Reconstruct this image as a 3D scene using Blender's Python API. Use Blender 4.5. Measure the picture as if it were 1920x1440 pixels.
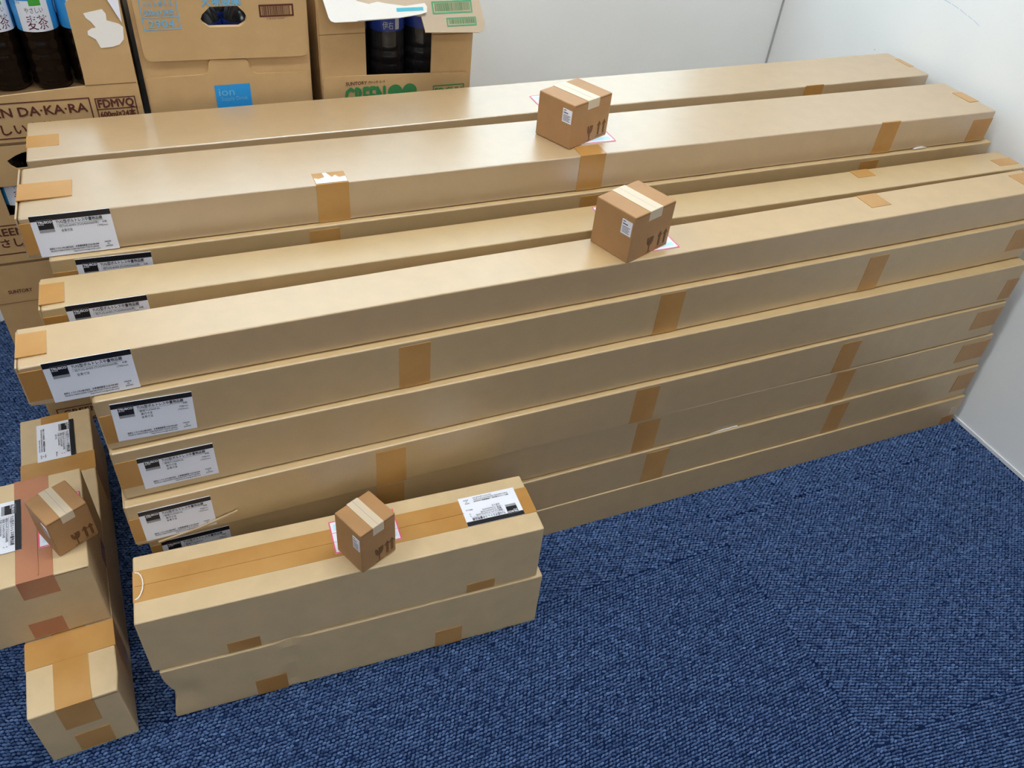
import bpy, bmesh, math, random
import numpy as np
from mathutils import Matrix, Vector

sc = bpy.context.scene
for o in list(bpy.data.objects):
    bpy.data.objects.remove(o, do_unlink=True)
C = sc.collection
R = math.radians

# ---------------------------------------------------------------- camera
YAW, PITCH, ROLL = R(26.58386), R(41.27361), R(-6.24861)
cam_d = bpy.data.cameras.new('camera')
cam = bpy.data.objects.new('camera', cam_d)
C.objects.link(cam)
fw = Vector((math.sin(YAW)*math.cos(PITCH), math.cos(YAW)*math.cos(PITCH), -math.sin(PITCH)))
rt = Vector((math.cos(YAW), -math.sin(YAW), 0))
dn = fw.cross(rt)
r2 = rt*math.cos(ROLL) + dn*math.sin(ROLL)
d2 = -rt*math.sin(ROLL) + dn*math.cos(ROLL)
m = Matrix.Identity(4)
for i in range(3):
    m[i][0], m[i][1], m[i][2] = r2[i], -d2[i], -fw[i]
m.translation = Vector((-1.63987, -0.87368, 1.29721))
cam.matrix_world = m
cam_d.sensor_width = 36.0
cam_d.lens = 1529.78/1920*36
cam_d.clip_start = 0.02
sc.camera = cam

# ---------------------------------------------------------------- sky and exposure
SKY = 3.3          # bright overcast sky outside the window
LAMP = 25.5         # ceiling lamps, those behind the viewer added as fill
w = bpy.data.worlds.new('overcast_sky')
sc.world = w
w.use_nodes = True
w.node_tree.nodes['Background'].inputs[0].default_value = (0.75, 0.90, 1.0, 1)
w.node_tree.nodes['Background'].inputs[1].default_value = SKY
vs = sc.view_settings
vs.view_transform = 'Standard'
vs.look = 'None'
vs.exposure = 0.0
vs.gamma = 1.0
vs.use_curve_mapping = False

# ---------------------------------------------------------------- materials
def lin(r, g, b):
    f = lambda c: (c/255/12.92) if c/255 <= .04045 else ((c/255+.055)/1.055)**2.4
    return (f(r), f(g), f(b), 1)

MATS = {}
def mat(name, rgb, rough=.5, spec=.5, metal=0, coat=0, emit=None):
    if name in MATS:
        return MATS[name]
    mt = bpy.data.materials.new(name)
    mt.use_nodes = True
    b = mt.node_tree.nodes['Principled BSDF']
    b.inputs['Base Color'].default_value = lin(*rgb)
    b.inputs['Roughness'].default_value = rough
    b.inputs['Specular IOR Level'].default_value = spec
    b.inputs['Metallic'].default_value = metal
    b.inputs['Coat Weight'].default_value = coat
    if emit:
        b.inputs['Emission Color'].default_value = (.91, .97, 1, 1)
        b.inputs['Emission Strength'].default_value = emit
    MATS[name] = mt
    return mt

def noise_mix(mt, rgb1, rgb2, scale, stretch=(1, 1, 1), detail=3, bump=0, bump_scale=None, lo=.35, hi=.65):
    nt = mt.node_tree
    b = nt.nodes['Principled BSDF']
    tc = nt.nodes.new('ShaderNodeTexCoord')
    mp = nt.nodes.new('ShaderNodeMapping')
    mp.inputs['Scale'].default_value = stretch
    nz = nt.nodes.new('ShaderNodeTexNoise')
    nz.inputs['Scale'].default_value = scale
    nz.inputs['Detail'].default_value = detail
    cr = nt.nodes.new('ShaderNodeValToRGB')
    cr.color_ramp.elements[0].position = lo
    cr.color_ramp.elements[1].position = hi
    cr.color_ramp.elements[0].color = lin(*rgb1)
    cr.color_ramp.elements[1].color = lin(*rgb2)
    L = nt.links
    L.new(tc.outputs['Object'], mp.inputs[0])
    L.new(mp.outputs[0], nz.inputs['Vector'])
    L.new(nz.outputs[0], cr.inputs[0])
    L.new(cr.outputs[0], b.inputs['Base Color'])
    if bump:
        n2 = nt.nodes.new('ShaderNodeTexNoise')
        n2.inputs['Scale'].default_value = bump_scale
        n2.inputs['Detail'].default_value = 2
        L.new(tc.outputs['Object'], n2.inputs['Vector'])
        bp = nt.nodes.new('ShaderNodeBump')
        bp.inputs['Strength'].default_value = bump
        bp.inputs['Distance'].default_value = .002
        L.new(n2.outputs[0], bp.inputs['Height'])
        L.new(bp.outputs[0], b.inputs['Normal'])

def cardboard(name, rgb, rough=.40, spec=1.0, ior=1.75):
    mt = mat(name, rgb, rough, spec)
    a = tuple(int(c*.975) for c in rgb)
    z = tuple(min(255, int(c*1.02)) for c in rgb)
    noise_mix(mt, a, z, 30, (1, 1, 1), 8, .015, 300, .3, .7)
    mt.node_tree.nodes['Principled BSDF'].inputs['IOR'].default_value = ior
    return mt

KRAFT = cardboard('kraft_cardboard', (188, 156, 108))
KRAFT2 = cardboard('kraft_cardboard_smooth', (180, 149, 107), .36, 1.0, 2.0)
KRAFT5 = cardboard('kraft_cardboard_narrow', (188, 154, 106), .40, 1.0, 1.8)
KRAFT3 = cardboard('kraft_cardboard_drink', (186, 150, 104), .6, .35, 1.5)
MINI = cardboard('carton_icon_cardboard', (170, 127, 84), .55, .3, 1.5)
KRAFT4 = cardboard('kraft_cardboard_short_boxes', (202, 174, 132), .5, .8, 1.5)
INNER = mat('carton_inside', (120, 92, 62), .8, .2)
TAPE = mat('brown_packing_tape', (184, 134, 70), .3, .5, coat=.15)
noise_mix(TAPE, (174, 124, 62), (190, 142, 80), 9, (1, 1, 1), 4)
TAPER = mat('reddish_packing_tape', (170, 108, 72), .25, .5, coat=.2)
TAPEB = mat('beige_carton_tape', (206, 186, 158), .4, .4)
WHITE = mat('label_paper', (232, 232, 240), .45, .4)
PAPER_AND_GLARE = mat('torn_paper_and_glare', (232, 226, 218), .7, .2)  # torn paper, also the white of the glare on the tape
BLACK = mat('label_black', (22, 22, 28), .4, .4)
GREY = mat('label_grey', (150, 150, 156), .4, .4)
INKG = mat('print_grey_ink', (60, 60, 70), .5, .3)
PINK = mat('pink_border_ink', (235, 90, 130), .5, .3)
CYAN = mat('pale_blue_print', (190, 228, 240), .5, .3)
INKB = mat('brown_ink', (88, 44, 34), .6, .3)
INKGR = mat('green_ink', (58, 124, 72), .6, .3)
INKGR2 = mat('green_barcode_ink', (82, 150, 108), .6, .3)
INKBL = mat('blue_ink', (112, 172, 206), .6, .3)
SKYB = mat('bright_blue_ink', (38, 140, 205), .6, .3)
INKDK = mat('dark_icon_ink', (108, 74, 42), .6, .3)
TEAL = mat('teal_ink', (90, 180, 195), .6, .3)
TEA = mat('dark_tea_bottle', (16, 9, 8), .12, .5)
CLEARD = mat('dark_ribbed_bottle', (30, 29, 31), .15, .5)
CAPW = mat('white_bottle_cap', (225, 225, 225), .4, .5)
BLAB = mat('blue_bottle_label', (48, 140, 205), .3, .5)
NAVYL = mat('navy_bottle_label', (24, 44, 110), .3, .5)
LABW = mat('white_bottle_print', (225, 228, 236), .3, .5)
LEAF = mat('leaf_green_print', (70, 160, 60), .4, .4)
MAROON = mat('maroon_print', (90, 24, 48), .5, .3)
WALLM = mat('white_wall_paint', (236, 235, 233), .35, .45)
noise_mix(WALLM, (234, 233, 231), (239, 238, 236), 2.5, (1, 1, 1), 3, .03, 220)
CEILM = mat('ceiling_board', (235, 234, 230), .8, .2)
FRAMEM = mat('window_frame_metal', (190, 192, 194), .4, .5)
FLOORM = mat('carpet_backing', (14, 26, 58), .95, .1)
noise_mix(FLOORM, (12, 24, 54), (18, 34, 70), 60, (1, 1, 1), 2, .3, 300)
HOUS = mat('lamp_housing', (235, 235, 235), .5, .4)
DIFF = mat('lamp_diffuser', (250, 250, 245), .6, .3, emit=LAMP)

GLASS = bpy.data.materials.new('window_glass')
GLASS.use_nodes = True
nt = GLASS.node_tree
nt.nodes.clear()
out = nt.nodes.new('ShaderNodeOutputMaterial')
mx = nt.nodes.new('ShaderNodeMixShader')
mx.inputs[0].default_value = .06
tr = nt.nodes.new('ShaderNodeBsdfTransparent')
tr.inputs[0].default_value = (.95, .97, .97, 1)
gl = nt.nodes.new('ShaderNodeBsdfGlossy')
gl.inputs['Roughness'].default_value = .02
nt.links.new(tr.outputs[0], mx.inputs[1])
nt.links.new(gl.outputs[0], mx.inputs[2])
nt.links.new(mx.outputs[0], out.inputs[0])

# ---------------------------------------------------------------- helpers
def mesh_obj(name, verts, faces, material, parent=None, smooth=False):
    me = bpy.data.meshes.new(name)
    me.from_pydata(verts, [], faces)
    if smooth:
        me.shade_smooth()
    me.materials.append(material)
    o = bpy.data.objects.new(name, me)
    C.objects.link(o)
    if parent:
        o.parent = parent
    return o

def box_vf(p0, p1, mtx=None, V=None, F=None):
    V = [] if V is None else V
    F = [] if F is None else F
    n = len(V)
    x0, y0, z0 = p0
    x1, y1, z1 = p1
    for p in ((x0, y0, z0), (x1, y0, z0), (x1, y1, z0), (x0, y1, z0), (x0, y0, z1), (x1, y0, z1), (x1, y1, z1), (x0, y1, z1)):
        v = Vector(p)
        if mtx is not None:
            v = mtx @ v
        V.append(tuple(v))
    F += [tuple(n+i for i in f) for f in ((3, 2, 1, 0), (4, 5, 6, 7), (0, 1, 5, 4), (1, 2, 6, 5), (2, 3, 7, 6), (3, 0, 4, 7))]
    return V, F

def boxes(name, lst, material, parent=None, mtx=None):
    V, F = [], []
    for p0, p1 in lst:
        box_vf(p0, p1, mtx, V, F)
    return mesh_obj(name, V, F, material, parent)

def frame(origin, x, y):
    x, y = Vector(x).normalized(), Vector(y).normalized()
    z = x.cross(y)
    mm = Matrix.Identity(4)
    for i in range(3):
        mm[i][0], mm[i][1], mm[i][2] = x[i], y[i], z[i]
    mm.translation = Vector(origin)
    return mm

def plate(name, fr, outer, z0, z1, material, parent, holes=()):
    """flat piece with any outline and holes, z0..z1 above the frame's plane"""
    cu = bpy.data.curves.new('outline', 'CURVE')
    cu.dimensions = '2D'
    cu.fill_mode = 'BOTH'
    for pts in [outer] + list(holes):
        s = cu.splines.new('POLY')
        s.points.add(len(pts)-1)
        for k, p in enumerate(pts):
            s.points[k].co = (p[0], p[1], 0, 1)
        s.use_cyclic_u = True
    cu.extrude = (z1-z0)/2
    t = bpy.data.objects.new('outline', cu)
    C.objects.link(t)
    me = bpy.data.meshes.new_from_object(t.evaluated_get(bpy.context.evaluated_depsgraph_get()))
    bpy.data.objects.remove(t)
    bpy.data.curves.remove(cu)
    me.transform(fr @ Matrix.Translation((0, 0, (z0+z1)/2)))
    me.name = name
    me.materials.clear()
    me.materials.append(material)
    o = bpy.data.objects.new(name, me)
    C.objects.link(o)
    o.parent = parent
    return o

def rounded(x0, y0, x1, y1, r, n=4, corners=(1, 1, 1, 1)):
    pts = []
    for k, (cx, cy, a0) in enumerate(((x0+r, y0+r, 180), (x1-r, y0+r, 270), (x1-r, y1-r, 0), (x0+r, y1-r, 90))):
        if corners[k]:
            for j in range(n+1):
                a = R(a0+90*j/n)
                pts.append((cx+r*math.cos(a), cy+r*math.sin(a)))
        else:
            pts.append(((x0, y0), (x1, y0), (x1, y1), (x0, y1))[k])
    return pts

TXT = {}
def text_mesh(s, bold=0.0):
    key = (s, bold)
    if key not in TXT:
        cu = bpy.data.curves.new('lettering', 'FONT')
        cu.body = s
        cu.resolution_u = 2
        cu.offset = bold
        t = bpy.data.objects.new('lettering', cu)
        C.objects.link(t)
        me = bpy.data.meshes.new_from_object(t.evaluated_get(bpy.context.evaluated_depsgraph_get()))
        bpy.data.objects.remove(t)
        co = np.empty(len(me.vertices)*3)
        me.vertices.foreach_get('co', co)
        co = co.reshape(-1, 3)
        fs = [tuple(p.vertices) for p in me.polygons]
        TXT[key] = (co, fs)
        bpy.data.meshes.remove(me)
    return TXT[key]

def text_vf(s, fr, x, y, h, width=None, z=.0006, bold=.0, bend=None, V=None, F=None):
    """lettering lying on a frame, cap height h, optional fitted width"""
    co, fs = text_mesh(s, bold)
    k = h/.7
    x0 = co[:, 0].min()
    wd = co[:, 0].max()-x0
    kx = k if width is None else width/wd
    V = [] if V is None else V
    F = [] if F is None else F
    n = len(V)
    for c in co:
        V.append(tuple(fr @ Vector((x+(c[0]-x0)*kx, y+c[1]*k, z))))
    F += [tuple(n+i for i in f) for f in fs]
    return V, F

def text(name, fr, lines, material, parent, z=.0006, bold=0.0):
    V, F = [], []
    for ln in lines:
        s, x, y, h = ln[:4]
        d = bold*h*1.6
        for i, (dx, dy) in enumerate(((0, 0),) if not bold else ((-d, 0), (d, 0), (0, d), (0, -d))):
            text_vf(s, fr, x+dx, y+dy, h, ln[4] if len(ln) > 4 else None, z+i*.00005, 0, None, V, F)
    return mesh_obj(name, V, F, material, parent)

def rects(name, fr, lst, material, parent, z=.0005):
    """flat printed bars (x0,y0,x1,y1) on a frame"""
    V, F = [], []
    for x0, y0, x1, y1 in lst:
        n = len(V)
        for p in ((x0, y0), (x1, y0), (x1, y1), (x0, y1)):
            V.append(tuple(fr @ Vector((p[0], p[1], z))))
        F.append((n, n+1, n+2, n+3))
    return mesh_obj(name, V, F, material, parent)

def frame_bars(x0, y0, x1, y1, t):
    return [(x0, y0, x1, y0+t), (x0, y1-t, x1, y1), (x0, y0+t, x0+t, y1-t), (x1-t, y0+t, x1, y1-t)]

def thing(name, label, cat, loc, rz=0.0, group=None):
    o = bpy.data.objects.new(name, None)
    o.empty_display_size = .05
    C.objects.link(o)
    o.location = loc
    o.rotation_euler = (0, 0, rz)
    o['label'] = label
    o['category'] = cat
    if group:
        o['group'] = group
    return o

def struct(o):
    o['kind'] = 'structure'
    return o

# ---------------------------------------------------------------- the room
WX, WY = .019, 1.03                      # right wall, back wall
LX, FY, CZ = -6.0, -6.5, 2.6             # left wall, front wall, ceiling
struct(boxes('floor', [((LX, FY, -.1), (WX+.12, WY+.15, 0))], FLOORM))
struct(boxes('ceiling', [((LX, FY, CZ), (WX+.12, WY+.15, CZ+.1))], CEILM))
struct(boxes('wall_right', [((WX, FY, 0), (WX+.12, WY+.15, CZ))], WALLM))
_pts = [(.519, .818), (.495, .8165), (.469, .8135), (.443, .808), (.426, .805), (.403, .799)]
for (ya, za), (yb, zb) in zip(_pts[:-1], _pts[1:]):              # faint pencil scuff on the right wall
    plate('scuff_mark', frame((WX, 0, 0), (0, -1, 0), (0, 0, 1)), [(-ya, za), (-yb-.003, zb), (-yb-.003, zb+.0012), (-ya, za+.0015)], 0, .0003,
          mat('pencil_grey', (196, 204, 216), .7), bpy.data.objects['wall_right'])
plate('scuff_mark', frame((WX, 0, 0), (0, -1, 0), (0, 0, 1)), rounded(-.660, .6585, -.657, .6625, .0012, 3), 0, .0003, mat('pencil_grey', (196, 204, 216), .7), bpy.data.objects['wall_right'])
struct(boxes('wall_left', [((LX-.12, FY, 0), (LX, WY+.15, CZ))], WALLM))
struct(boxes('wall_front', [((LX, FY-.12, 0), (WX, FY, CZ))], WALLM))
WINX0, WINX1, WINZ0, WINZ1 = -1.85, -.14, .76, 2.1
struct(boxes('wall_back', [((LX, WY, 0), (WX, WY+.15, WINZ0)), ((LX, WY, WINZ1), (WX, WY+.15, CZ)),
                           ((LX, WY, WINZ0), (WINX0, WY+.15, WINZ1)), ((WINX1, WY, WINZ0), (WX, WY+.15, WINZ1))], WALLM))
struct(boxes('trim_1', [((WX-.004, WY-.004, 0), (WX, WY, CZ))], mat('corner_joint_grey', (165, 165, 165), .5)))
struct(boxes('baseboard_right', [((WX-.003, FY, 0), (WX, WY, .009))], mat('pale_edge_strip', (225, 225, 228), .4)))
win = thing('window_1', 'wide metal framed window in the back wall above the boxes', 'window', ((WINX0+WINX1)/2, WY+.08, WINZ0))
del win['label'], win['category']
struct(win)
hw = (WINX1-WINX0)/2
hh = WINZ1-WINZ0
boxes('window_frame', [((-hw, -.02, 0), (hw, .02, .04)), ((-hw, -.02, hh-.04), (hw, .02, hh)), ((-hw, -.02, .04), (-hw+.04, .02, hh-.04)),
                       ((hw-.04, -.02, .04), (hw, .02, hh-.04)), ((-.02, -.02, .04), (.02, .02, hh-.04))], FRAMEM, win)
boxes('pane', [((-hw+.04, -.003, .04), (-.02, .003, hh-.04))], GLASS, win)
boxes('pane', [((.02, -.003, .04), (hw-.04, .003, hh-.04))], GLASS, win)
pl = bpy.data.lights.new('window_portal', 'AREA')
pl.shape = 'RECTANGLE'
pl.size, pl.size_y = 2*hw, hh
pl.cycles.is_portal = True
po = bpy.data.objects.new('window_portal', pl)
C.objects.link(po)
po.location = ((WINX0+WINX1)/2, WY+.12, WINZ0+hh/2)
po.rotation_euler = (R(-90), 0, 0)

def ceiling_light(x, y, label):
    t = thing('ceiling_light', label, 'ceiling light', (x, y, CZ), 0, 'ceiling lights')
    boxes('housing', [((-.62, -.15, -.05), (.62, .15, 0))], HOUS, t)
    boxes('diffuser', [((-.6, -.13, -.056), (.6, .13, -.0505))], DIFF, t)
for lx, ly, lb in ((-.9, -.05, 'long flat ceiling light above the stacked boxes'), (-2.9, -.05, 'long flat ceiling light above the left side of the room'),
                   (-2.0, -1.9, 'unseen fill light added on the ceiling in the second row behind the viewer'), (-2.0, -3.8, 'unseen fill light added on the ceiling in the third row behind the viewer')):  # the two behind the viewer are unseen, added to brighten the box fronts
    ceiling_light(lx, ly, lb)

# ---------------------------------------------------------------- carpet pile
KEEP_OUT = [(-.8825, .5, 0, 1.74, .97), (-1.8, .82, 0, .29, .4), (-1.496, -.0905, R(-2.83), .613, .1185), (-1.9255, .176, R(92), .635, .122), (-1.5, .82, 0, .3, .4)]
def carpet_pile():
    rng = np.random.default_rng(4)
    dx, dy = .0070, .0055
    P, A = [], []
    SX, SY0, SY1 = -.745, -.136, -.077                       # seams between the carpet tiles
    tiles = [(-2.75, SX, -1.0, SY0, 3), (-2.75, SX, SY0, WY, -14), (SX, WX, -.577, SY1, -20), (SX, WX, SY1, WY, -30), (SX, WX, -1.0, -.577, -8)]
    for x0, x1, y0, y1, deg in tiles:                        # each tile's rows of loops run their own way
        th = R(deg)
        c_, s_ = math.cos(th), math.sin(th)
        cx, cy = (x0+x1)/2, (y0+y1)/2
        rad = math.hypot(x1-x0, y1-y0)/2
        nu, nv_ = int(rad/dx)+2, int(rad/dy)+2
        jj, ii = np.mgrid[-nv_:nv_+1, -nu:nu+1]
        u = (ii+((jj*.43) % 1.0))*dx + rng.normal(0, .0005, ii.shape)
        v = jj*dy + rng.normal(0, .0004, ii.shape)
        xs = (cx+u*c_-v*s_).ravel()
        ys = (cy+u*s_+v*c_).ravel()
        keep = (xs > x0+.0003) & (xs < min(x1-.0003, WX-.006)) & (ys > y0+.0008) & (ys < y1-.0008)
        for bx_, by_, rz, bl, bw in KEEP_OUT:                # no loops inside the boxes standing on the carpet
            cc, ss = math.cos(rz), math.sin(rz)
            a_, b_ = (xs-bx_)*cc+(ys-by_)*ss, -(xs-bx_)*ss+(ys-by_)*cc
            keep &= ~((np.abs(a_) < bl/2-.004) & (np.abs(b_) < bw/2-.004))
        P.append(np.stack([xs[keep], ys[keep]], 1))
        A.append(np.full(keep.sum(), th))
    A = np.concatenate(A)
    P = np.concatenate(P)
    N = len(P)
    a = np.arange(6)*math.pi/3
    ring = np.stack([np.cos(a), np.sin(a)], 1)
    prof = [(1.0, 0.0), (.74, .72)]
    base = np.concatenate([np.concatenate([ring*r, np.full((6, 1), h)], 1) for r, h in prof] + [np.array([[0, 0, 1.0]])])
    nv = len(base)
    sx = .0041*rng.uniform(.75, 1.12, N)
    sy = .0021*rng.uniform(.75, 1.12, N)
    sz = .0036*rng.uniform(.6, 1.3, N)
    rot = A + rng.normal(.10, .2, N)
    co = np.empty((N, nv, 3))
    bx = base[None, :, 0]*sx[:, None]
    by = base[None, :, 1]*sy[:, None]
    co[:, :, 0] = P[:, 0:1] + bx*np.cos(rot)[:, None] - by*np.sin(rot)[:, None]
    co[:, :, 1] = P[:, 1:2] + bx*np.sin(rot)[:, None] + by*np.cos(rot)[:, None]
    co[:, :, 2] = base[None, :, 2]*sz[:, None]
    q = []
    for lv in range(1):
        for k in range(6):
            k2 = (k+1) % 6
            q.append((lv*6+k, lv*6+k2, lv*6+6+k2, lv*6+6+k))
    t = [(6+k, 6+(k+1) % 6, 12) for k in range(6)]
    off = (np.arange(N)*nv)[:, None]
    lq = (np.array(q).ravel()[None] + off)
    lt = (np.array(t).ravel()[None] + off)
    loops = np.concatenate([lq, lt], 1).ravel().astype(np.int32)
    cnt = np.tile(np.array([4]*6+[3]*6, np.int32), N)
    start = np.concatenate([[0], np.cumsum(cnt)[:-1]]).astype(np.int32)
    me = bpy.data.meshes.new('carpet_pile')
    me.vertices.add(N*nv)
    me.vertices.foreach_set('co', co.ravel())
    me.loops.add(len(loops))
    me.loops.foreach_set('vertex_index', loops)
    me.polygons.add(len(cnt))
    me.polygons.foreach_set('loop_start', start)
    me.polygons.foreach_set('loop_total', cnt)
    me.update()
    me.shade_smooth()
    at = me.attributes.new('tuft_shade', 'FLOAT', 'POINT')
    at.data.foreach_set('value', np.repeat(np.clip(rng.normal(.5, .15, N), 0, 1), nv).astype(np.float32))
    mt = mat('blue_carpet_loops', (80, 112, 170), .95, .1)
    nt = mt.node_tree
    an = nt.nodes.new('ShaderNodeAttribute')
    an.attribute_name = 'tuft_shade'
    cr = nt.nodes.new('ShaderNodeValToRGB')
    cr.color_ramp.elements[0].color = lin(18, 38, 76)
    cr.color_ramp.elements[1].color = lin(104, 130, 172)
    nt.links.new(an.outputs['Fac'], cr.inputs[0])
    nt.links.new(cr.outputs[0], nt.nodes['Principled BSDF'].inputs['Base Color'])
    me.materials.append(mt)
    o = bpy.data.objects.new('carpet_pile', me)
    C.objects.link(o)
    o['kind'] = 'stuff'
    o.parent = bpy.data.objects['floor']
carpet_pile()

# ---------------------------------------------------------------- cardboard boxes
def carton_vf(L, W, H, r=.0022, n=20, seed=1, amp=.0005, dents=(), sub=0):
    """closed carton with soft edges and slightly uneven faces; local x 0..L, y 0..W, z 0..H"""
    rnd = random.Random(seed)
    ph = [rnd.uniform(0, 6.28) for _ in range(8)]
    def cs(ins):
        pts = []
        rr = r
        for cy, cz, a0 in ((rr, rr, 180), (W-rr, rr, 270), (W-rr, H-rr, 0), (rr, H-rr, 90)):
            for j in range(4):
                a = R(a0+30*j)
                pts.append((cy+rr*math.cos(a), cz+rr*math.sin(a)))
        if sub:
            q = []
            for k in range(16):
                q.append(pts[k])
                if k % 4 == 3:
                    b_ = pts[(k+1) % 16]
                    q += [(pts[k][0]+(b_[0]-pts[k][0])*j/(sub+1), pts[k][1]+(b_[1]-pts[k][1])*j/(sub+1)) for j in range(1, sub+1)]
            pts = q
        c = (W/2, H/2)
        return [(c[0]+(p[0]-c[0])*(1-2*ins/W), c[1]+(p[1]-c[1])*(1-2*ins/H)) for p in pts]
    us = [(0, r), (r*.3, r*.3), (r, 0)] + [(r+(L-2*r)*k/n, 0) for k in range(1, n)] + [(L-r, 0), (L-r*.3, r*.3), (L, r)]
    V, F = [], []
    for u, ins in us:
        wob = math.sin(u*9/max(L, .5)*2+ph[0])*.5+math.sin(u*23+ph[1])*.3+math.sin(u*51+ph[2])*.2
        wob2 = math.sin(u*7+ph[3])*.5+math.sin(u*19+ph[4])*.3+math.sin(u*43+ph[5])*.2
        for y, z in cs(ins):
            fy = 1 if y < W*.5 else -1
            dy = amp*wob*(1 if y < r*1.1 else 0)
            dz = amp*wob2*(1 if z > H-r*1.1 else 0) - (amp if z > H-r*1.1 else 0)
            q = [u, y+dy+(amp if y < r*1.1 else 0), z+dz]
            for (du, dyy, dzz, rad, vec) in dents:
                d = math.sqrt((u-du)**2+(y-dyy)**2+(z-dzz)**2)
                if d < rad:
                    f = (1-d/rad)**1.5
                    q = [q[0]+vec[0]*f, q[1]+vec[1]*f, q[2]+vec[2]*f]
            V.append((q[0], q[1], max(q[2], 0)))
    m_ = 16+4*sub
    for s in range(len(us)-1):
        for k in range(m_):
            k2 = (k+1) % m_
            F.append((s*m_+k, (s+1)*m_+k, (s+1)*m_+k2, s*m_+k2))
    F.append(tuple(range(m_)))
    F.append(tuple((len(us)-1)*m_+k for k in reversed(range(m_))))
    return V, F

class Box:
    """a carton with its faces as frames; local origin at the centre of its base"""
    def __init__(s, name, label, cat, cx, cy, z, rz, L, W, H, material=KRAFT, group=None, seed=1, r=.0022, amp=.0005, dents=(), n=20, sub=0):
        s.L, s.W, s.H = L, W, H
        s.root = thing(name, label, cat, (cx, cy, z), rz, group)
        V, F = carton_vf(L, W, H, r, n, seed, amp, dents, sub)
        V = [(x-L/2, y-W/2, zz) for x, y, zz in V]
        o = mesh_obj('body', V, F, material, s.root, True)
        o.data.set_sharp_from_angle(angle=R(9))
        s.body = o
        a, b = -L/2, -W/2
        s.fr = {'F': frame((a, b, 0), (1, 0, 0), (0, 0, 1)), 'T': frame((a, b, H), (1, 0, 0), (0, 1, 0)),
                'L': frame((a, -b, 0), (0, -1, 0), (0, 0, 1)), 'R': frame((-a, b, 0), (0, 1, 0), (0, 0, 1)),
                'K': frame((-a, -b, 0), (-1, 0, 0), (0, 0, 1))}
    def tape(s, *pieces, material=TAPE, name='tape_strip', th=.0002, sub=-.0012):
        V, F = [], []
        for f, x0, x1, y0, y1 in pieces:
            box_vf((x0, y0, sub), (x1, y1, th), s.fr[f], V, F)
        return mesh_obj(name, V, F, material, s.root)
    def end_flaps(s, side='L'):
        f = s.fr[side]
        g = .0012
        V, F = [], []
        box_vf((.003, .003, -.001), (s.W-.003, s.H/2-g, .0012), f, V, F)
        o = mesh_obj('end_flap', V, F, s.body.data.materials[0], s.root)
        V, F = [], []
        box_vf((.003, s.H/2+g, -.001), (s.W-.003, s.H-.003, .0012), f, V, F)
        mesh_obj('end_flap', V, F, s.body.data.materials[0], s.root)

def product_label(root, fr, w, h, kind):
    """white sticker with black header, logo block and Japanese print; fr origin at its lower left"""
    lb = plate('product_label', fr, [(0, 0), (w, 0), (w, h), (0, h)], -.0006, .0003, WHITE, root)
    z = .0005
    k = w/.101
    rects('header_band', fr, [(0, h-.0085, w, h)], BLACK, lb, z)
    rects('logo_block', fr, [(.008*k, h-.022, .027*k, h-.0075)], BLACK, lb, z+.0001)
    rects('logo_outline', fr, frame_bars(.0078*k, h-.0222, .0272*k, h-.0068, .0004), GREY, lb, z+.0002)
    rects('logo_base', fr, [(.008*k, h-.0265, .027*k, h-.0222)], GREY, lb, z+.0001)
    text('logo_text', fr, [('TRUSCO', .0088*k, h-.0122, .0036, .0172*k), ('PRO TOOL', .0088*k, h-.0145, .0014, .007*k)], WHITE, lb, z+.0003, .04)
    L = [('TUG型ボルトレス中量物品棚', .031*k, h-.0142, .0042, .058*k)]
    S = []
    if kind == 'post':
        S += [('・柱TUG-6H03 (TUG450X600用)', .031*k, h-.0205, .003, .052*k), ('4本', .088*k, h-.0205, .003, .006*k),
              ('1795mm', .081*k, h-.0255, .0028, .013*k), ('全長寸法', .0345*k, h-.0275, .0032, .014*k)]
    elif kind == 'shelf':
        S += [('・棚板TUG660-6L', .031*k, h-.0205, .003, .028*k), ('4枚', .088*k, h-.0185, .003, .006*k), ('758mm', .083*k, h-.0238, .0028, .011*k),
              ('1737mm', .081*k, h-.0288, .0028, .013*k), ('奥行寸法', .0345*k, h-.0262, .0032, .014*k), ('全長寸法', .0345*k, h-.0318, .0032, .014*k)]
    else:
        S += [('・補強TUG-075 (TUG450X600用)', .031*k, h-.0205, .0028, .05*k), ('・連結 TUG450X750用', .031*k, h-.0245, .0028, .04*k),
              ('・天板 TUG600X900', .031*k, h-.0285, .0028, .036*k), ('4', .089*k, h-.0205, .0028), ('4', .089*k, h-.0245, .0028), ('全長寸法', .0345*k, h-.033, .0028, .014*k),
              ('885mm', .083*k, h-.033, .0026, .012*k)]
    text('title_text', fr, L, INKG, lb, z, .018)
    text('detail_text', fr, [q for q in S if q[1] < .06*k], INKG, lb, z, .004)
    text('quantity_text', fr, [q for q in S if q[1] >= .06*k], INKG, lb, z, .004)
    rects('title_rule', fr, [(.031*k, h-.0164, .09*k, h-.0160)], INKG, lb, z)
    text('fine_print', fr, [('発売元 トラスコ中山株式会社', .013*k, .0105, .0024, .03*k), ('お客様相談室 0120-509-849', .046*k, .0105, .0026, .03*k),
                            ('TRUSCO NAKAYAMA CORPORATION TOKYO JAPAN', .013*k, .0068, .0022, .062*k), ('http://www.orange-book.com/', .042*k, .0035, .0021, .034*k),
                            ('MADE', .084*k, .0125, .0022, .008*k), ('IN', .087*k, .009, .0020), ('JAPAN', .084*k, .0055, .0022, .009*k)], INKG, lb, z, .02)
    return lb

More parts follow.
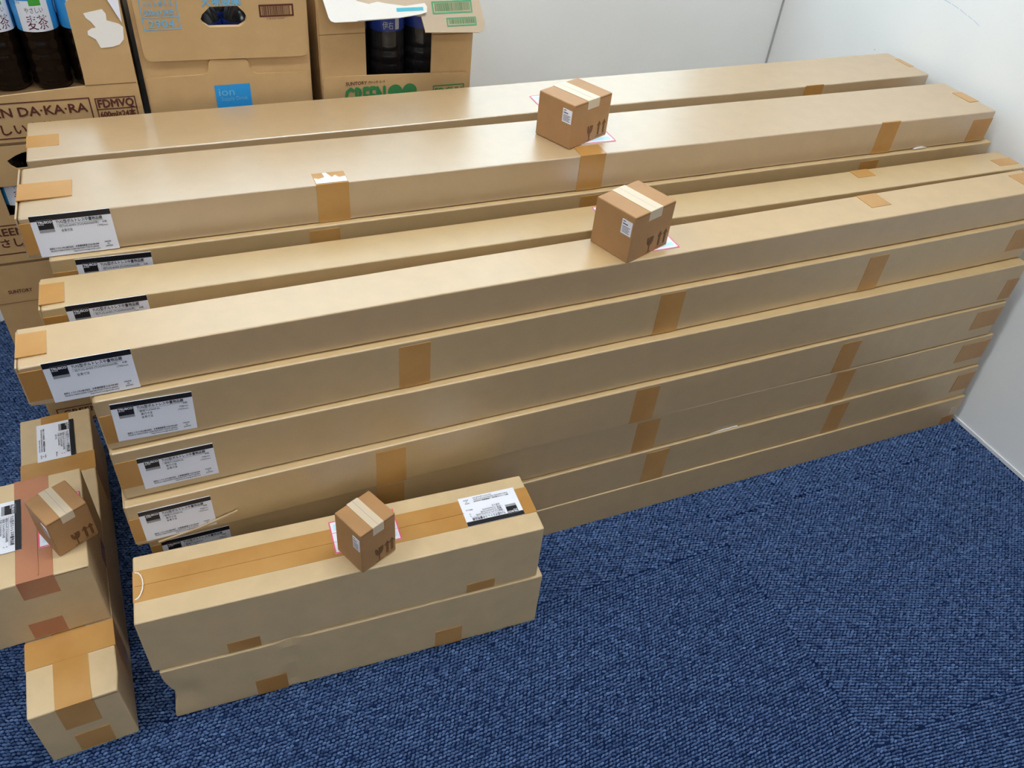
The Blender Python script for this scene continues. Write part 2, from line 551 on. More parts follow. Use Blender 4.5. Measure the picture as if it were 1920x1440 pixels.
def ship_label(root, fr, w, h):
    """delivery slip with a pink border, mostly covered by the pasted carton icon on it"""
    lb = plate('delivery_slip', fr, [(0, 0), (w, 0), (w, h), (0, h)], -.001, .0004, WHITE, root)
    rects('slip_border', fr, frame_bars(.0, .0, w, h, .0018)+[(.002, h*.62, w-.002, h*.62+.001)], PINK, lb, .0007)
    rects('slip_field', fr, [(.006, h*.7, w-.006, h*.9), (.006, .008, w*.45, h*.3), (w*.55, .008, w-.006, h*.3)], CYAN, lb, .0006)
    return lb

def shifted(fr, x, y, z=0):
    return fr @ Matrix.Translation((x, y, z))

# fitted sizes and places: x,y of the right front base corner, yaw (deg), length, width, height, base z
DIM = {
 'D6': (0, 0, -.22, 1.765, .19, .0862, .0),
 'D5': (-.0058, .0062, 0, 1.765, .19, .0908, .0867),
 'D4': (-.012, .0119, 0, 1.765, .19, .0881, .1785),
 'D3': (-.0282, .0153, .42, 1.7647, .19, .0883, .2677),
 'D2': (-.0251, .0193, .08, 1.7637, .19, .0935, .3572),
 'D1': (-.0239, .0429, .61, 1.7644, .19, .0889, .4518),
 'C2': (-.0278, .052, .5, 1.8321, .0811, .0653, .5419),
 'C1': (-.005, .1409, -.43, 1.83, .0741, .0645, .5416),
 'B3': (.0065, .2448, -.53, 1.8279, .15, .0815, .5312),
 'B2': (-.0133, .2544, -.53, 1.8321, .1534, .0658, .6135),
 'B1': (-.0052, .4576, .41, 1.83, .1368, .0657, .6121),
 'E2': (-1.1865, -.1648, -2.83, .6131, .1185, .1365, 0),
 'E1': (-1.1963, -.1606, -2.81, .6117, .1185, .1274, .1375)}

def fitted(key, name, label, seed, material=KRAFT, group=None, **kw):
    x, y, t, L, W, H, z = DIM[key]
    t = R(t)
    cx = x + (-L/2)*math.cos(t) - (W/2)*math.sin(t)
    cy = y + (-L/2)*math.sin(t) + (W/2)*math.cos(t)
    return Box(name, label, 'cardboard box', cx, cy, z, t, L, W, H, material, group, seed, **kw)

GF = 'long flat boxes of the front stack'
GB = 'long boxes of the back stack'

# front stack, bottom to top
b = fitted('D6', 'long_carton', 'long flat cardboard box lying on the carpet, lowest of the front stack', 6, group=GF)
b.tape(('F', 1.722, 1.7625, .0, .028))
b.tape(('F', 1.735, 1.7645, .03, .055), material=KRAFT2)
b = fitted('D5', 'long_carton', 'long flat cardboard box second from the floor in the front stack', 5, group=GF)
b.tape(('F', .881, .931, 0, .084)); b.tape(('F', 1.338, 1.385, 0, .082)); b.tape(('F', 1.709, 1.764, .022, .073))
b = fitted('D4', 'long_carton', 'long flat cardboard box third from the floor, its label half hidden by the short box', 4, group=GF)
b.tape(('F', .351, .399, 0, .078)); b.tape(('F', .851, .900, 0, .08)); b.tape(('F', 1.323, 1.371, 0, .084)); b.tape(('F', 1.679, 1.764, .023, .074))
b.tape(('F', 0, .05, .02, .07), ('L', .05, .19, .02, .07))
plate('lifted_edge', b.fr['F'], [(1.032, -.0008), (1.103, -.0008), (1.095, .0022), (1.06, .0012)], .0004, .0022, PAPER_AND_GLARE, b.root)
product_label(b.root, shifted(b.fr['F'], .015, .01, .0002), .1, .066, 'shelf')
b.end_flaps()
b = fitted('D3', 'long_carton', 'long flat cardboard box whose label sits just above the peeling strip of cardboard', 3, group=GF)
b.tape(('F', .367, .416, 0, .079)); b.tape(('F', .843, .892, 0, .082)); b.tape(('F', 1.317, 1.365, 0, .076)); b.tape(('F', 1.687, 1.763, .027, .075))
b.tape(('F', 0, .05, .01, .06), ('L', .05, .19, .01, .06))
product_label(b.root, shifted(b.fr['F'], .015, .0075, .0002), .1, .065, 'shelf')
b.end_flaps()
# frayed strip of torn cardboard hanging off its lower edge
V, F = [], []
for x0, z0, x1, z1, t in ((.03, -.002, .09, .008, .003), (.085, .006, .14, .022, .004), (.135, .02, .148, .026, .002)):
    a = math.atan2(z1-z0, x1-x0)
    box_vf((0, -t/2, .001), (math.hypot(x1-x0, z1-z0), t/2, .004), shifted(b.fr['F'], x0, z0+.003) @ Matrix.Rotation(a, 4, 'Z'), V, F)
mesh_obj('torn_edge', V, F, KRAFT2, b.root)
b = fitted('D2', 'long_carton', 'long flat cardboard box without tape in its middle, second below the labelled post box', 2, group=GF)
b.tape(('F', 1.727, 1.7625, .007, .058)); b.tape(('F', 0, .035, .022, .074), ('L', .05, .19, .022, .074))
product_label(b.root, shifted(b.fr['F'], .029, .013, .0002), .101, .062, 'shelf')
b.end_flaps()
b = fitted('D1', 'long_carton', 'long flat cardboard box directly under the front top box, label with black header', 1, group=GF)
b.tape(('F', .409, .458, 0, .081)); b.tape(('F', .86, .909, 0, .084)); b.tape(('F', 1.317, 1.363, 0, .077)); b.tape(('F', 1.701, 1.764, .024, .074))
b.tape(('F', 0, .046, .012, .062), ('L', .05, .19, .012, .062))
product_label(b.root, shifted(b.fr['F'], .014, .013, .0002) @ Matrix.Rotation(R(-2.5), 4, 'Z'), .101, .067, 'shelf')
b.end_flaps()
b = fitted('C2', 'post_carton', 'long narrow pale box lying in front on top of the front stack', 11, KRAFT5, group='long narrow boxes on top of the front stack',
           dents=((0, 0, .0653, .014, (.003, .001, -.003)),))
b.tape(('T', 0, .035, .02, .068), ('L', .013, .061, .02, .0653), name='tape_strip')
b.tape(('T', 1.393, 1.44, .036, .0800)); b.tape(('T', 1.78, 1.831, .02, .068)); b.tape(('F', 1.79, 1.831, .01, .055))
b.tape(('F', .001, .05, .008, .056))
product_label(b.root, shifted(b.fr['F'], .028, .0002, .0002), .102, .0645, 'post')
ship_label(b.root, b.fr['T'] @ Matrix.Translation((.875, .016, 0)), .09, .055)
b.end_flaps()
c2 = b
b = fitted('C1', 'post_carton', 'long narrow box behind the front top box, its label half hidden', 12, KRAFT, group='long narrow boxes on top of the front stack',
           dents=((0, 0, .0645, .014, (.003, .001, -.003)),))
b.tape(('T', 0, .031, .0105, .0585), ('L', .015, .063, .02, .0645))
b.tape(('T', 1.427, 1.47, .046, .0735)); b.tape(('T', 1.775, 1.829, .017, .044)); b.tape(('F', .001, .04, .005, .05))
product_label(b.root, shifted(b.fr['F'], .031, -.0018+.002, .0002), .102, .0635, 'post')
ship_label(b.root, b.fr['T'] @ Matrix.Translation((.855, .012, 0)), .08, .055)
b.end_flaps()

# back stack: hidden lower layers carry the visible boxes
for k in range(6):
    Box('long_carton', 'plain long flat cardboard box hidden deep inside the back stack', 'cardboard box', -.93, .332, k*.0885, R(-.3), 1.8, .145, .0880, KRAFT, 'hidden lower boxes of the back stack', 20+k, n=6)
for k in range(7):
    Box('long_carton', 'plain long flat cardboard box hidden between the back stack and the drink cartons', 'cardboard box', -.93, .525, k*.0874, R(.2), 1.8, .13, .0869, KRAFT, 'hidden rear boxes of the back stack', 30+k, n=6)
b = fitted('B3', 'post_carton', 'long cardboard box squeezed under the wide pale top box of the back stack', 13, KRAFT, group=GB)
b.tape(('F', .366, .414, .03, .075)); b.tape(('F', .84, .88, .02, .075)); b.tape(('F', 1.471, 1.517, .02, .073)); b.tape(('F', 0, .05, .01, .06))
product_label(b.root, shifted(b.fr['F'], .031, .012, .0002) @ Matrix.Rotation(R(-1.5), 4, 'Z'), .101, .066, 'post')
b = fitted('B2', 'post_carton', 'wide pale long box in front on top of the back stack, white end label', 14, KRAFT2, group=GB,
           dents=((0, 0, .0658, .016, (.004, .002, -.004)), (0, .1534, .0658, .02, (.005, -.004, -.003))))
b.tape(('T', .0, .071, .048, .096), ('L', .057, .105, .02, .0658))
b.tape(('F', .408, .458, 0, .0655), ('T', .408, .458, 0, .036))
b.tape(('F', .858, .907, 0, .0655), ('T', .86, .908, 0, .034))
b.tape(('F', 1.523, 1.57, 0, .0655), ('T', 1.525, 1.571, 0, .004))
b.tape(('F', 1.777, 1.8315, .003, .05)); b.tape(('T', 1.805, 1.8315, .05, .1))
b.tape(('F', .001, .04, .006, .055))
fr = b.fr['T']
plate('tape_glare', fr, [(.409, .002), (.457, .002), (.457, .018), (.447, .016), (.442, .024), (.436, .018), (.43, .034), (.424, .034), (.425, .02), (.415, .016), (.409, .02)], .0006, .001, PAPER_AND_GLARE, b.root)  # white glare on the tape, shaped as a pale patch
product_label(b.root, shifted(b.fr['F'], .016, .0003, .0002), .102, .065, 'post')
ship_label(b.root, fr @ Matrix.Translation((.845, .041, 0)), .102, .062)
plate('lifted_edge', b.fr['F'], [(1.632, .0002), (1.672, .0002), (1.66, .0038), (1.645, .003)], .0004, .0025, PAPER_AND_GLARE, b.root)
b.end_flaps()
b2 = b
b = fitted('B1', 'post_carton', 'long pale box at the very back of the top layer beside the drink cartons', 15, KRAFT2, group=GB)
b.tape(('T', .0, .046, .044, .085), ('L', .05, .092, .02, .0657)); b.tape(('T', 1.815, 1.829, .048, .096)); b.tape(('F', 1.477, 1.527, .02, .0645), ('T', 1.48, 1.526, 0, .002))
ship_label(b.root, b.fr['T'] @ Matrix.Translation((.863, .012, 0)), .075, .058)

# short boxes in front of the stack
b = fitted('E2', 'short_carton', 'short cardboard box on the carpet under the taped short box, creased front', 21, KRAFT4, group='short boxes in front of the stack',
           dents=((0, 0, .062, .06, (.012, .005, 0)), (.03, 0, .06, .035, (0, .005, 0)), (.19, 0, .1365, .03, (0, .006, -.003)), (.191, 0, .09, .03, (0, .006, 0)), (.189, 0, .05, .03, (0, .005, 0)), (.187, 0, .02, .025, (0, .005, 0))), n=64, sub=7)
b.tape(('F', .1265, .1755, .001, .0445)); b.tape(('F', .4255, .473, .001, .0475))
b = fitted('E1', 'short_carton', 'short cardboard box taped along its top, resting on another before the front stack', 22, KRAFT4, group='short boxes in front of the stack')
b.tape(('T', 0, .6117, .036, .0905), ('R', .036, .0905, .09, .1274), ('L', .028, .0825, .09, .1274))
b.tape(('F', .1085, .1565, .0, .0255)); b.tape(('F', .4865, .5345, 0, .0225))
boxes('tape_ridge', [((-.303, .0038, .1276), (.19, .0046, .1286))], TAPE, b.root)
lf = frame((.5905-.6117/2, .0945-.1185/2, .1274+.0008), (-1, 0, 0), (0, -1, 0))
product_label(b.root, lf, .0965, .059, 'mixed')
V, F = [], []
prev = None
for k in range(9):                        # white glare arc at the curled tape end, built as a ridge
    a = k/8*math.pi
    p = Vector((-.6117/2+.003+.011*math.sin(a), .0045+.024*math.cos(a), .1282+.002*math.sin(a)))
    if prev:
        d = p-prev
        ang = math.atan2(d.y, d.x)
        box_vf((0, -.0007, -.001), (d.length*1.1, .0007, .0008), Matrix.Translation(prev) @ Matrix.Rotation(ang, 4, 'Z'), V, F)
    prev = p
mesh_obj('tape_curl_glare', V, F, PAPER_AND_GLARE, b.root)
ship_label(b.root, frame((.255-.6117/2+.03, .0415-.1185/2, .1282), (1, 0, 0), (0, 1, 0)), .103, .062)

# boxes at the left end, lying away from the viewer
b = Box('short_carton', 'short cardboard box on the carpet at the left, crossed by brown tape', 'cardboard box', -1.9255, .176, 0, R(92), .635, .122, .133, KRAFT4,
        'short boxes at the left', 31, n=24, dents=((0, 0, .133, .03, (.004, .004, -.003)),))
b.tape(('T', 0, .635, .038, .086), ('L', .036, .084, .073, .133), ('R', .036, .084, .08, .133))
b.tape(('T', .466, .513, 0, .122), ('F', .466, .513, .04, .133), ('K', .122, .169, .04, .133), th=.0005)
b.tape(('T', .078, .126, 0, .122), ('F', .078, .126, .04, .133), ('K', .509, .557, .04, .133), th=.0005)
b.tape(('L', .041, .089, .005, .05))
rects('flap_gap', b.fr['L'], [(.084, .1285, .119, .1301)], INNER, b.root, .0004)
product_label(b.root, shifted(frame((.635/2-.0235, .094-.061, .1338), (-1, 0, 0), (0, -1, 0)), 0, 0, 0), .101, .064, 'mixed')
b = Box('short_carton', 'cardboard box with reddish tape on top of the left short box', 'cardboard box', -1.9405, .087, .1345, R(92), .203, .158, .1365, KRAFT4,
        'short boxes at the left', 32, n=10)
b.tape(('T', 0, .203, .047, .095), ('L', .063, .111, .097, .1365), ('R', .047, .095, .1, .1365), material=TAPER)
b.tape(('L', .052, .098, .003, .04), material=TAPER)
b.tape(('F', .1, .145, .0, .03), material=TAPER)
rects('flap_gap', b.fr['L'], [(.111, .1322, .155, .1338)], INNER, b.root, .0004)
boxes('tape_ridge', [((-.095, -.0135, .1369), (.05, -.0123, .1379))], TAPER, b.root)
product_label(b.root, frame((.163-.1015, .150-.079, .1375), (-1, 0, 0), (0, -1, 0)), .101, .064, 'mixed')
ship_label(b.root, frame((.055-.1015, .064-.079+.0, .1373) , (0, -1, 0), (1, 0, 0)) @ Matrix.Translation((0, 0, 0)), .06, .095)

# ---------------------------------------------------------------- pasted carton icons, built as little solid cartons on the boxes
def mini(x, y, z, deg, a, bb, h, label):
    """x,y: the corner nearest the viewer; a along its right face, bb along its left face"""
    t = R(deg)
    cx = x + a/2*math.cos(t) - bb/2*math.sin(t)
    cy = y + a/2*math.sin(t) + bb/2*math.cos(t)
    m_ = Box('carton_icon', label, 'small box', cx, cy, z, t, a, bb, h, MINI, 'pasted carton icons with beige tape', 50, r=.0018, amp=.0002, n=4)
    k = h
    tw = a*.31
    m_.tape(('T', a/2-tw/2, a/2+tw/2, 0, bb), ('F', a/2-tw/2, a/2+tw/2, h*.80, h), material=TAPEB, th=.0005, sub=-.0006)
    rects('tape_seam', m_.fr['T'], [(a/2-.0003, 0, a/2+.0003, bb)], GREY, m_.root, .0007)
    rects('lid_gap', m_.fr['F'], [(.002, h-.0030, a/2-tw/2, h-.0021), (a/2+tw/2, h-.0030, a-.002, h-.0021)], INKDK, m_.root, .0003)
    fl = shifted(m_.fr['L'], bb*.70, h*.56)       # left face, near its front edge
    lw, lh = bb*.25, h*.30
    lab = plate('address_label', fl, [(0, 0), (lw, 0), (lw, lh), (0, lh)], 0, .0005, WHITE, m_.root)
    rects('label_print', fl, [(lw*.1, lh*.86, lw*.35, lh*.92), (lw*.1, lh*.68, lw*.6, lh*.75)] +
          [(lw*.1, lh*(.12+.1*i), lw*(.85-.1*(i % 2)), lh*(.16+.1*i)) for i in range(5)], INKG, lab, .0007)
    ff = m_.fr['F']
    cxg, g = a*.50, h*.26
    cup = [(cxg-g*.34, h*.39), (cxg-g*.33, h*.29), (cxg-g*.22, h*.225), (cxg, h*.195), (cxg+g*.22, h*.225), (cxg+g*.33, h*.29), (cxg+g*.34, h*.39),
           (cxg-g*.08, h*.39), (cxg-g*.02, h*.33), (cxg-g*.14, h*.29), (cxg-g*.12, h*.34), (cxg-g*.2, h*.39)]
    plate('fragile_mark', ff, cup, 0, .0005, INKDK, m_.root)
    rects('fragile_mark', ff, [(cxg-g*.05, h*.06, cxg+g*.05, h*.2), (cxg-g*.3, h*.05, cxg+g*.3, h*.065)], INKDK, m_.root, .0006)
    for q in (.74, .88):
        cxa = a*q
        plate('this_way_up_mark', ff, [(cxa-g*.1, h*.11), (cxa+g*.1, h*.11), (cxa+g*.1, h*.33), (cxa+g*.24, h*.33), (cxa, h*.43), (cxa-g*.24, h*.33), (cxa-g*.1, h*.33)], 0, .0005, INKDK, m_.root)
    rects('this_way_up_mark', ff, [(a*.68, h*.07, a*.94, h*.085)], INKDK, m_.root, .0006)
    return m_
mini(-.9968, .2901, .6790, 23.5, .1007, .0808, .0777, 'pasted carton icon built solid on the wide pale box of the back stack')
mini(-1.0047, .0400, .6068, 19.8, .0978, .0811, .0813, 'pasted carton icon built solid across the two narrow top boxes of the front stack')
mini(-1.4913, -.1516, .2655, 24.4, .0650, .0600, .0880, 'pasted carton icon built solid on the tape of the short box')
mini(-1.8960, .0150, .2720, 27.0, .0600, .0620, .0720, 'pasted carton icon built solid on the box with reddish tape')

# ---------------------------------------------------------------- drink cartons and bottles
def lathe(name, prof, material, parent, n=24, caps=True):
    V, F = [], []
    for r, z in prof:
        for k in range(n):
            a = 2*math.pi*k/n
            V.append((r*math.cos(a), r*math.sin(a), z))
    for s in range(len(prof)-1):
        for k in range(n):
            k2 = (k+1) % n
            F.append((s*n+k, s*n+k2, (s+1)*n+k2, (s+1)*n+k))
    if caps:
        F.append(tuple(reversed(range(n))))
        F.append(tuple((len(prof)-1)*n+k for k in range(n)))
    return mesh_obj(name, V, F, material, parent, True)

def patch(name, r, z0, z1, a0, a1, material, parent, n=10):
    V, F = [], []
    for k in range(n+1):
        a = a0+(a1-a0)*k/n
        for z in (z0, z1):
            V.append((r*math.cos(a), r*math.sin(a), z))
    for k in range(n):
        F.append((2*k, 2*k+2, 2*k+3, 2*k+1))
    return mesh_obj(name, V, F, material, parent, True)

def wrap_text(name, lines, r, ac, material, parent, bold=0.0):
    """print wrapped round a bottle: angle centre ac, x along the arc"""
    V, F = [], []
    I = Matrix.Identity(4)
    for s, x, y, h, wd in lines:
        n = len(V)
        v2, f2 = text_vf(s, I, x, y, h, wd, 0, 0)
        for p in v2:
            a = ac + p[0]/r
            V.append((r*math.cos(a), r*math.sin(a), p[1]))
        F += [tuple(n+i for i in f) for f in f2]
    return mesh_obj(name, V, F, material, parent)

def bottle(x, y, z, label, group, kind, turn=0.0):
    t = thing('drink_bottle', label, 'bottle', (x, y, z), turn, group)
    r = .0335
    body = TEA if kind == 'tea' else CLEARD
    pr = [(r*.6, 0), (r*.9, .003), (r, .010)]
    for k in range(4):
        z0 = .014+k*.023
        pr += [(r, z0), (r*.955, z0+.004), (r*.945, z0+.007), (r, z0+.012), (r*1.0, z0+.018)]
    pr += [(r*.99, .106), (r, .11), (r, .16), (r*.93, .172), (r*.6, .195), (r*.4, .205), (r*.4, .208)]
    lathe('body', pr, body, t)
    lathe('cap', [(.0145, .203), (.015, .206), (.015, .218), (.0135, .2195)], CAPW, t, 20)
    lm = BLAB if kind == 'tea' else NAVYL
    zl = .106 if kind == 'tea' else .126
    lb = lathe('bottle_label', [(r*1.012, zl), (r*1.02, zl+.002), (r*1.02, .166), (r*1.0, .168)], lm, t, 24, False)
    ac = R(-97)
    if kind == 'tea':
        patch('label_panel', r*1.028, .1062, .158, ac-.62, ac+.95, LABW, lb)
        wrap_text('label_lettering', [('やさしい', -.012, .1385, .0075, .03), ('麦茶', -.013, .112, .0185, .034)], r*1.036, ac+.12, MAROON, lb, .01)
        wrap_text('label_lettering', [('GREEN', -.03, .153, .006, .02)], r*1.036, ac-.1, SKYB, lb, .01)
        patch('label_leaf', r*1.036, .150, .166, ac+.05, ac+.6, LEAF, lb)
    else:
        patch('label_panel', r*1.028, .130, .16, ac+.25, ac+.5, GREY, lb)
        wrap_text('label_lettering', [('伊右', -.012, .132, .011, .02)], r*1.036, ac-.1, GREY, lb, .01)
    return t

def wall_fr(cx, cy, z0, yf):
    """frame on a carton's front face: x and y in world coordinates, relative to its root"""
    return frame((-cx, yf-cy, -z0), (1, 0, 0), (0, 0, 1))

def open_carton(label, x0, x1, z0, z1, outer, holes, group, y0=.61, y1=1.018, name='drink_carton', tilt=0):
    cx, cy = (x0+x1)/2, (y0+y1)/2
    t = thing(name, label, 'drink carton', (cx, cy, z0), 0, group)
    hx, hy, h, th = (x1-x0)/2, (y1-y0)/2, z1-z0, .004
    boxes('side_wall', [((-hx, -hy+th, th), (-hx+th, hy, h))], KRAFT3, t)
    boxes('side_wall', [((hx-th, -hy+th, th), (hx, hy, h))], KRAFT3, t)
    boxes('rear_wall', [((-hx+th, hy-th, th), (hx-th, hy, h))], KRAFT3, t)
    boxes('bottom', [((-hx, -hy, 0), (hx, hy, th))], INNER, t)
    fr = wall_fr(cx, cy, z0, y0)
    plate('front_wall', fr, outer, -th, 0, KRAFT3, t, holes)
    return t, fr

YF = .607
GC = 'drink cartons stacked by the back wall'
# left column, from the floor up
def closed(label, x0, x1, z0, z1, group, seed):
    return Box('drink_carton', label, 'drink carton', (x0+x1)/2, .815, z0, 0, x1-x0, .41, z1-z0, KRAFT3, group, seed, n=8)
def world_front(bx):
    l = bx.root.location
    return frame((-l[0], -bx.W/2, -l[2]), (1, 0, 0), (0, 0, 1))

c4 = closed('drink carton on the floor at the left, framed brown print low on its front', -1.972, -1.664, 0, .2, GC, 61)
f = world_front(c4)
text('printed_text', f, [('GREEN DA·KA·RA', -1.944, .027, .0135, .17), ('やさしい麦茶/600ml', -1.944, .008, .0125, .17)], INKB, c4.root, .0006, .022)
rects('printed_frame', f, frame_bars(-1.957, .003, -1.76, .047, .0022), INKB, c4.root)
c3 = closed('drink carton second from the floor at the left with one brown word on it', -1.983, -1.664, .2005, .405, GC, 62)
f = world_front(c3)
text('printed_text', f, [('SUNTORY', -1.9585, .344, .0072, .0395)], INKB, c3.root, .0006, .02)
rects('fold_line', f, [(-1.981, .3225, -1.67, .3237)], INNER, c3.root, .0004)

outer = [(-1.98, .4095), (-1.664, .4095), (-1.664, .629), (-1.98, .629)]
hole = [(-1.887, .603), (-1.872, .611), (-1.858, .616), (-1.80, .616), (-1.785, .603), (-1.80, .588), (-1.877, .587), (-1.884, .594)]
opening = [(-1.912, .501), (-1.80, .501), (-1.80, .557), (-1.912, .557)]
t, f = open_carton('torn drink carton third from the floor at the left, bottle seen through its opening', -1.98, -1.664, .4055, .629, outer, [hole, opening], GC)
text('printed_text', f, [('GREEN DA·KA·RA', -1.962, .464, .0145, .17), ('やさしい麦茶/600ml', -1.962, .442, .0135, .17)], INKB, t, .0006, .022)
rects('printed_frame', f, frame_bars(-1.972, .426, -1.76, .485, .0022), INKB, t)
GBT = 'tea bottles inside the torn left cartons'
bottle(-1.893, .652, .4100, 'tea bottle showing through the opening of the lower torn carton', GBT, 'tea', .3)
bottle(-1.82, .652, .4100, 'tea bottle hidden behind the lower torn carton front', GBT, 'tea', .2)

# open carton at the top left, its front cut away
outer = [(-1.982, .634), (-1.659, .634), (-1.659, .855), (-1.729, .855), (-1.737, .848), (-1.738, .74), (-1.739, .719), (-1.866, .7115), (-1.982, .706)]
t, f = open_carton('top left drink carton with its front cut open and dark bottles inside', -1.982, -1.659, .630, .858, outer, [], GC)
text('printed_text', f, [('GREEN DA·KA·RA', -1.926, .677, .0150, .181), ('やさしい麦茶/600ml', -1.926, .6485, .0140, .185)], INKB, t, .0006, .022)
rects('printed_frame', f, frame_bars(-1.94, .640, -1.738, .7005, .002), INKB, t)
rects('printed_frame', f, frame_bars(-1.731, .642, -1.668, .698, .0018)+[(-1.731, .6778, -1.668, .6794), (-1.731, .661, -1.668, .6625)], INKB, t)
text('code_text', f, [('FDMVQ', -1.727, .6815, .0135, .055), ('600ml×24本', -1.727, .6645, .0100, .055)], INKB, t, .0006, .03)
rects('fold_line', f, [(-1.739, .7195, -1.661, .7207)], INNER, t, .0004)
patchp = [(-1.715, .833), (-1.687, .838), (-1.683, .831), (-1.684, .821), (-1.667, .815), (-1.662, .81), (-1.665, .791), (-1.673, .783), (-1.684, .78), (-1.702, .779), (-1.706, .793), (-1.716, .8), (-1.715, .806), (-1.708, .81), (-1.702, .811), (-1.707, .82), (-1.713, .826)]
plate('torn_patch', f, patchp, 0, .0008, PAPER_AND_GLARE, t)
plate('torn_paper_scrap', f, [(-1.677, .854), (-1.672, .841), (-1.669, .833), (-1.6625, .817), (-1.6605, .854)], .0005, .0016, WHITE, t)
gtop = 'tea bottles in the open top left carton'
nm = ['tea bottle half out of view at the left in the open carton', 'tea bottle cut by the left edge in the open carton',
      'tea bottle with blue label standing in the middle of the open carton', 'tea bottle with blue label half behind the torn cardboard strip']
for k, x in enumerate((-1.9435, -1.8745, -1.805, -1.736)):
    bottle(x, .848+.006*(k % 2), .6345, nm[k], gtop, 'tea', (.35, .3, .0, .35)[k])
for k, x in enumerate((-1.9425, -1.8735, -1.804, -1.735)):
    bottle(x, .935, .6345, 'tea bottle in the hidden rear row of the open carton', 'rear tea bottles', 'tea', .2)

# middle and right columns: hidden lower cartons, then the visible top ones
for k in range(3):
    closed('plain drink carton hidden under the carton with the blue square', -1.647, -1.373, k*.2105, k*.2105+.2095, 'hidden middle drink cartons', 70+k)
for k in range(3):
    closed('plain drink carton hidden under the carton with the green heart', -1.349, -1.064, k*.2105, k*.2105+.2095, 'hidden right drink cartons', 75+k)

outer = [(-1.648, .6365), (-1.3705, .6365), (-1.3665, .855), (-1.643, .855)]
hole = [(-1.526, .837), (-1.482, .837), (-1.472, .826), (-1.469, .818), (-1.472, .810), (-1.483, .804), (-1.531, .805), (-1.540, .812), (-1.543, .818), (-1.539, .826)]
t, f = open_carton('middle drink carton with hand hole, blue print and bright blue square', -1.648, -1.3685, .6325, .858, outer, [hole], GC)
lid = [(-1.6415, .855), (-1.6405, .767)] + [(-1.6405+.011*(1-math.cos(R(a))), .7545+.0125*(1-math.sin(R(a)))) for a in (30, 60, 90)] + \
      [(-1.383, .749), (-1.376, .752), (-1.373, .759), (-1.3675, .855)]
plate('lid_panel', f, lid, .0004, .006, KRAFT3, t, [hole])
f2 = shifted(f, 0, 0, .006)
low = [(-1.6465, .6365), (-1.6445, .727), (-1.558, .7265), (-1.548, .7285), (-1.543, .735), (-1.541, .7475), (-1.538, .751), (-1.480, .749), (-1.4765, .746), (-1.475, .735), (-1.47, .7265), (-1.463, .7225), (-1.375, .7205), (-1.374, .6365)]
plate('tuck_panel', f, low, .0004, .0042, KRAFT3, t)
f3 = shifted(f, 0, 0, .0042)
rects('blue_square', f3, [(-1.538, .650, -1.478, .707)], SKYB, t, .0004)
text('square_lettering', f3, [('ion', -1.532, .688, .014, .026), ('Supply Drink', -1.529, .679, .007, .045)], INKBL, t, .0007)
rects('printed_frame', f2, frame_bars(-1.632, .8045, -1.5755, .853, .0014)+[(-1.632, .8235, -1.5755, .8248)], INKBL, t)
text('code_text', f2, [('2904', -1.624, .8085, .0115, .040), ('500ml×24本', -1.627, .8275, .0085, .046), ('ペットボトル', -1.627, .8405, .0085, .046)], INKBL, t, .0006, .01)
text('maker_text', f2, [('大塚製薬', -1.538, .8395, .0125, .062)], INKBL, t, .0006, .02)
rects('barcode_frame', f2, frame_bars(-1.448, .8175, -1.391, .8375, .0028), INKB, t)
rnd = random.Random(3)
bars, x = [], -1.4435
while x < -1.397:
    wd = rnd.choice((.0006, .0009, .0015))
    bars.append((x, .8205, x+wd, .8345))
    x += wd+rnd.choice((.0007, .0011))
rects('barcode', f2, bars, INKB, t)
text('barcode_digits', f2, [('4 987035 332909', -1.437, .8135, .0022, .03)], INKB, t)
for k, (x, y) in enumerate([(-1.541, .652), (-1.4715, .652), (-1.576, .713), (-1.5063, .713), (-1.436, .713)]):
    if k < 2:
        bottle(x, y, .6370, ('dark bottle behind the left part of the hand hole', 'dark bottle behind the right part of the hand hole')[k], 'bottles behind the hand hole', 'dark', .1)
    else:
        bottle(x, y, .6370, 'dark bottle in the second row inside the carton with the hand hole', 'bottles hidden in the middle carton', 'dark', .1)

outer = [(-1.3520, .6365), (-1.0625, .6365), (-1.0585, .853), (-1.3475, .853)]
opening = [(-1.267, .700), (-1.142, .696), (-1.1395, .845), (-1.2665, .845)]
t, f = open_carton('right drink carton with torn flap, green heart print and dark bottle inside', -1.3515, -1.0600, .6325, .858, outer, [opening], GC)
low = [(-1.351, .6365), (-1.3485, .700), (-1.346, .7055), (-1.340, .708), (-1.076, .699), (-1.070, .697), (-1.067, .691), (-1.0655, .6365)]
plate('tuck_panel', f, low, .0004, .0036, KRAFT3, t)
f3 = shifted(f, 0, 0, .0036)
text('printed_text', f3, [('SUNTORY', -1.3075, .6895, .0062, .0395), ('グリーン ダ・カ・ラ', -1.265, .690, .0045, .031)], INKB, t, .0006, .02)
text('brand_text', f3, [('GREEN', -1.309, .650, .0345, .0755)], INKGR, t, .0006, .03)
heart = []
for k in range(40):
    a = 2*math.pi*k/40
    heart.append((-1.1995+.0285*math.sin(a)**3, .664+.0285*(13*math.cos(a)-5*math.cos(2*a)-2*math.cos(3*a)-math.cos(4*a))/16))
plate('heart_print', f3, heart, .0002, .0007, INKGR, t)
rects('printed_frame', f3, frame_bars(-1.139, .640, -1.075, .6775, .0022), INKGR, t)
text('code_text', f3, [('FDGVH', -1.1345, .657, .0150, .055)], INKGR, t, .0006, .02)
rects('fold_line', f, [(-1.3505, .7805, -1.267, .7815), (-1.14, .7705, -1.061, .7715)], INNER, t, .0004)
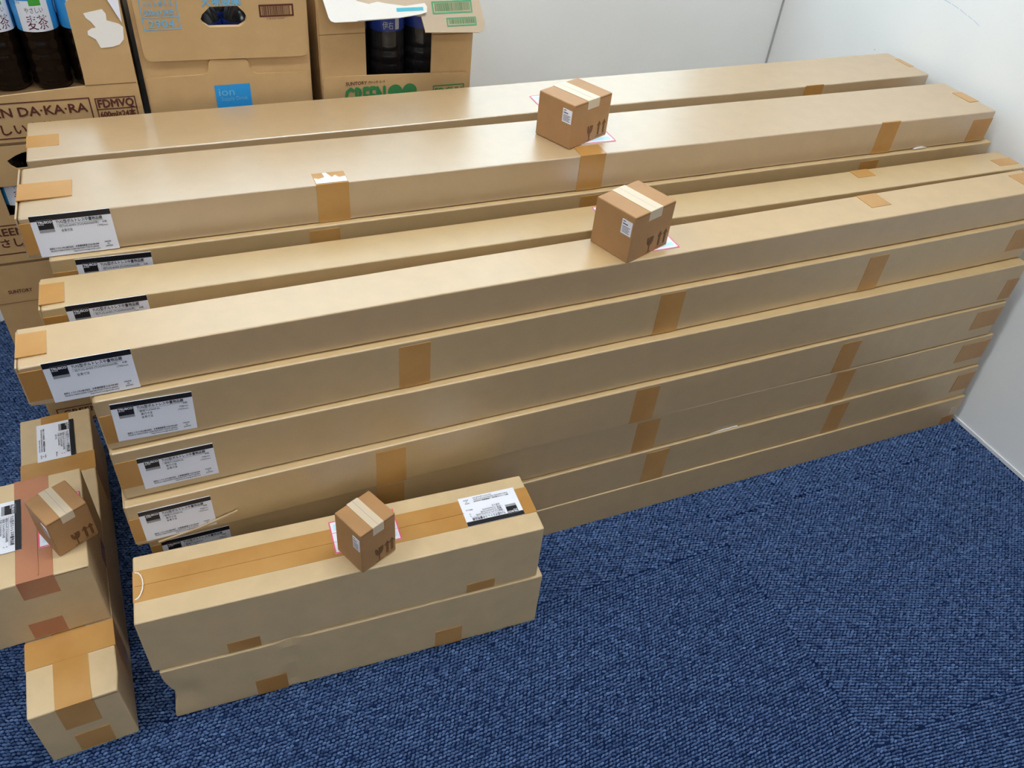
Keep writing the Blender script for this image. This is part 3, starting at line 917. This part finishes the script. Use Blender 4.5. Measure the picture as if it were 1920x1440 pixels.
# lid flap bent forward, half of its skin torn off
k_ = .6
fl0 = Vector((0, .61-t.location[1]-.0, .86-t.location[2]))
yd = Vector((0, k_, 1)).normalized()
ff = frame((-t.location[0], .61-t.location[1], .86-t.location[2]), (1, 0, 0), yd)
s_ = math.sqrt(1+k_*k_)
Z = lambda z: (z-.86)*s_
P = lambda pts: [(x, Z(z)) for x, z in pts]
flapK = P([(-1.172, .813), (-1.168, .79), (-1.066, .786), (-1.057, .789), (-1.053, .797), (-1.058, .834), (-1.0605, .858), (-1.345, .858), (-1.342, .843), (-1.336, .815), (-1.200, .818)])
fk = plate('lid_flap', ff, flapK, 0, .003, KRAFT2, t)
plate('torn_white_skin', ff, P([(-1.344, .856), (-1.342, .843), (-1.337, .817), (-1.334, .812), (-1.328, .81), (-1.293, .81), (-1.214, .812), (-1.175, .8155), (-1.162, .818), (-1.1605, .826), (-1.164, .831), (-1.185, .8285), (-1.214, .827), (-1.235, .831), (-1.248, .8355), (-1.262, .833), (-1.285, .8385), (-1.275, .856)]), .003, .0055, PAPER_AND_GLARE, t)
plate('torn_white_skin', ff, P([(-1.288, .8105), (-1.214, .812), (-1.175, .8155), (-1.162, .818), (-1.1605, .826), (-1.164, .831), (-1.2, .828), (-1.236, .833), (-1.248, .8355), (-1.262, .8335), (-1.272, .825)]), .0055, .0085, PAPER_AND_GLARE, t)
f5 = shifted(ff, 0, 0, .0085)
rects('teal_print', f5, [(-1.217, Z(.8205), -1.168, Z(.8255))], TEAL, t, .0004)
f6 = shifted(ff, 0, 0, .003)
def green_barcode(x0, z0, x1, z1, b_):
    rects('barcode_frame', f6, frame_bars(x0, Z(z0), x1, Z(z1), b_), INKGR2, fk)
    bars, x = [], x0+b_*2
    while x < x1-b_*2:
        wd = rnd.choice((.0007, .001, .0016))
        bars.append((x, Z(z0)+b_*1.6, x+wd, Z(z1)-b_*1.3))
        x += wd+rnd.choice((.0008, .0012))
    rects('barcode', f6, bars, INKGR, fk)
green_barcode(-1.150, .8155, -1.074, .834, .0028)
green_barcode(-1.126, .7965, -1.069, .8095, .0026)
gr = 'dark bottles in the right drink carton'
for k, (x, y) in enumerate(((-1.205, .692), (-1.2765, .70), (-1.133, .70), (-1.24, .765), (-1.168, .765))):
    bottle(x, y, .6370, ('dark ribbed bottle seen in full through the opening of the right carton', 'dark bottle beside the ribbed one, behind the left edge of the opening',
                         'dark bottle with blue label behind the right edge of the opening', 'dark bottle in the rear row at the left behind the ribbed one',
                         'dark bottle in the rear row at the right behind the ribbed one')[k], gr, 'dark', (.1, 0, .3, 0, 0)[k])
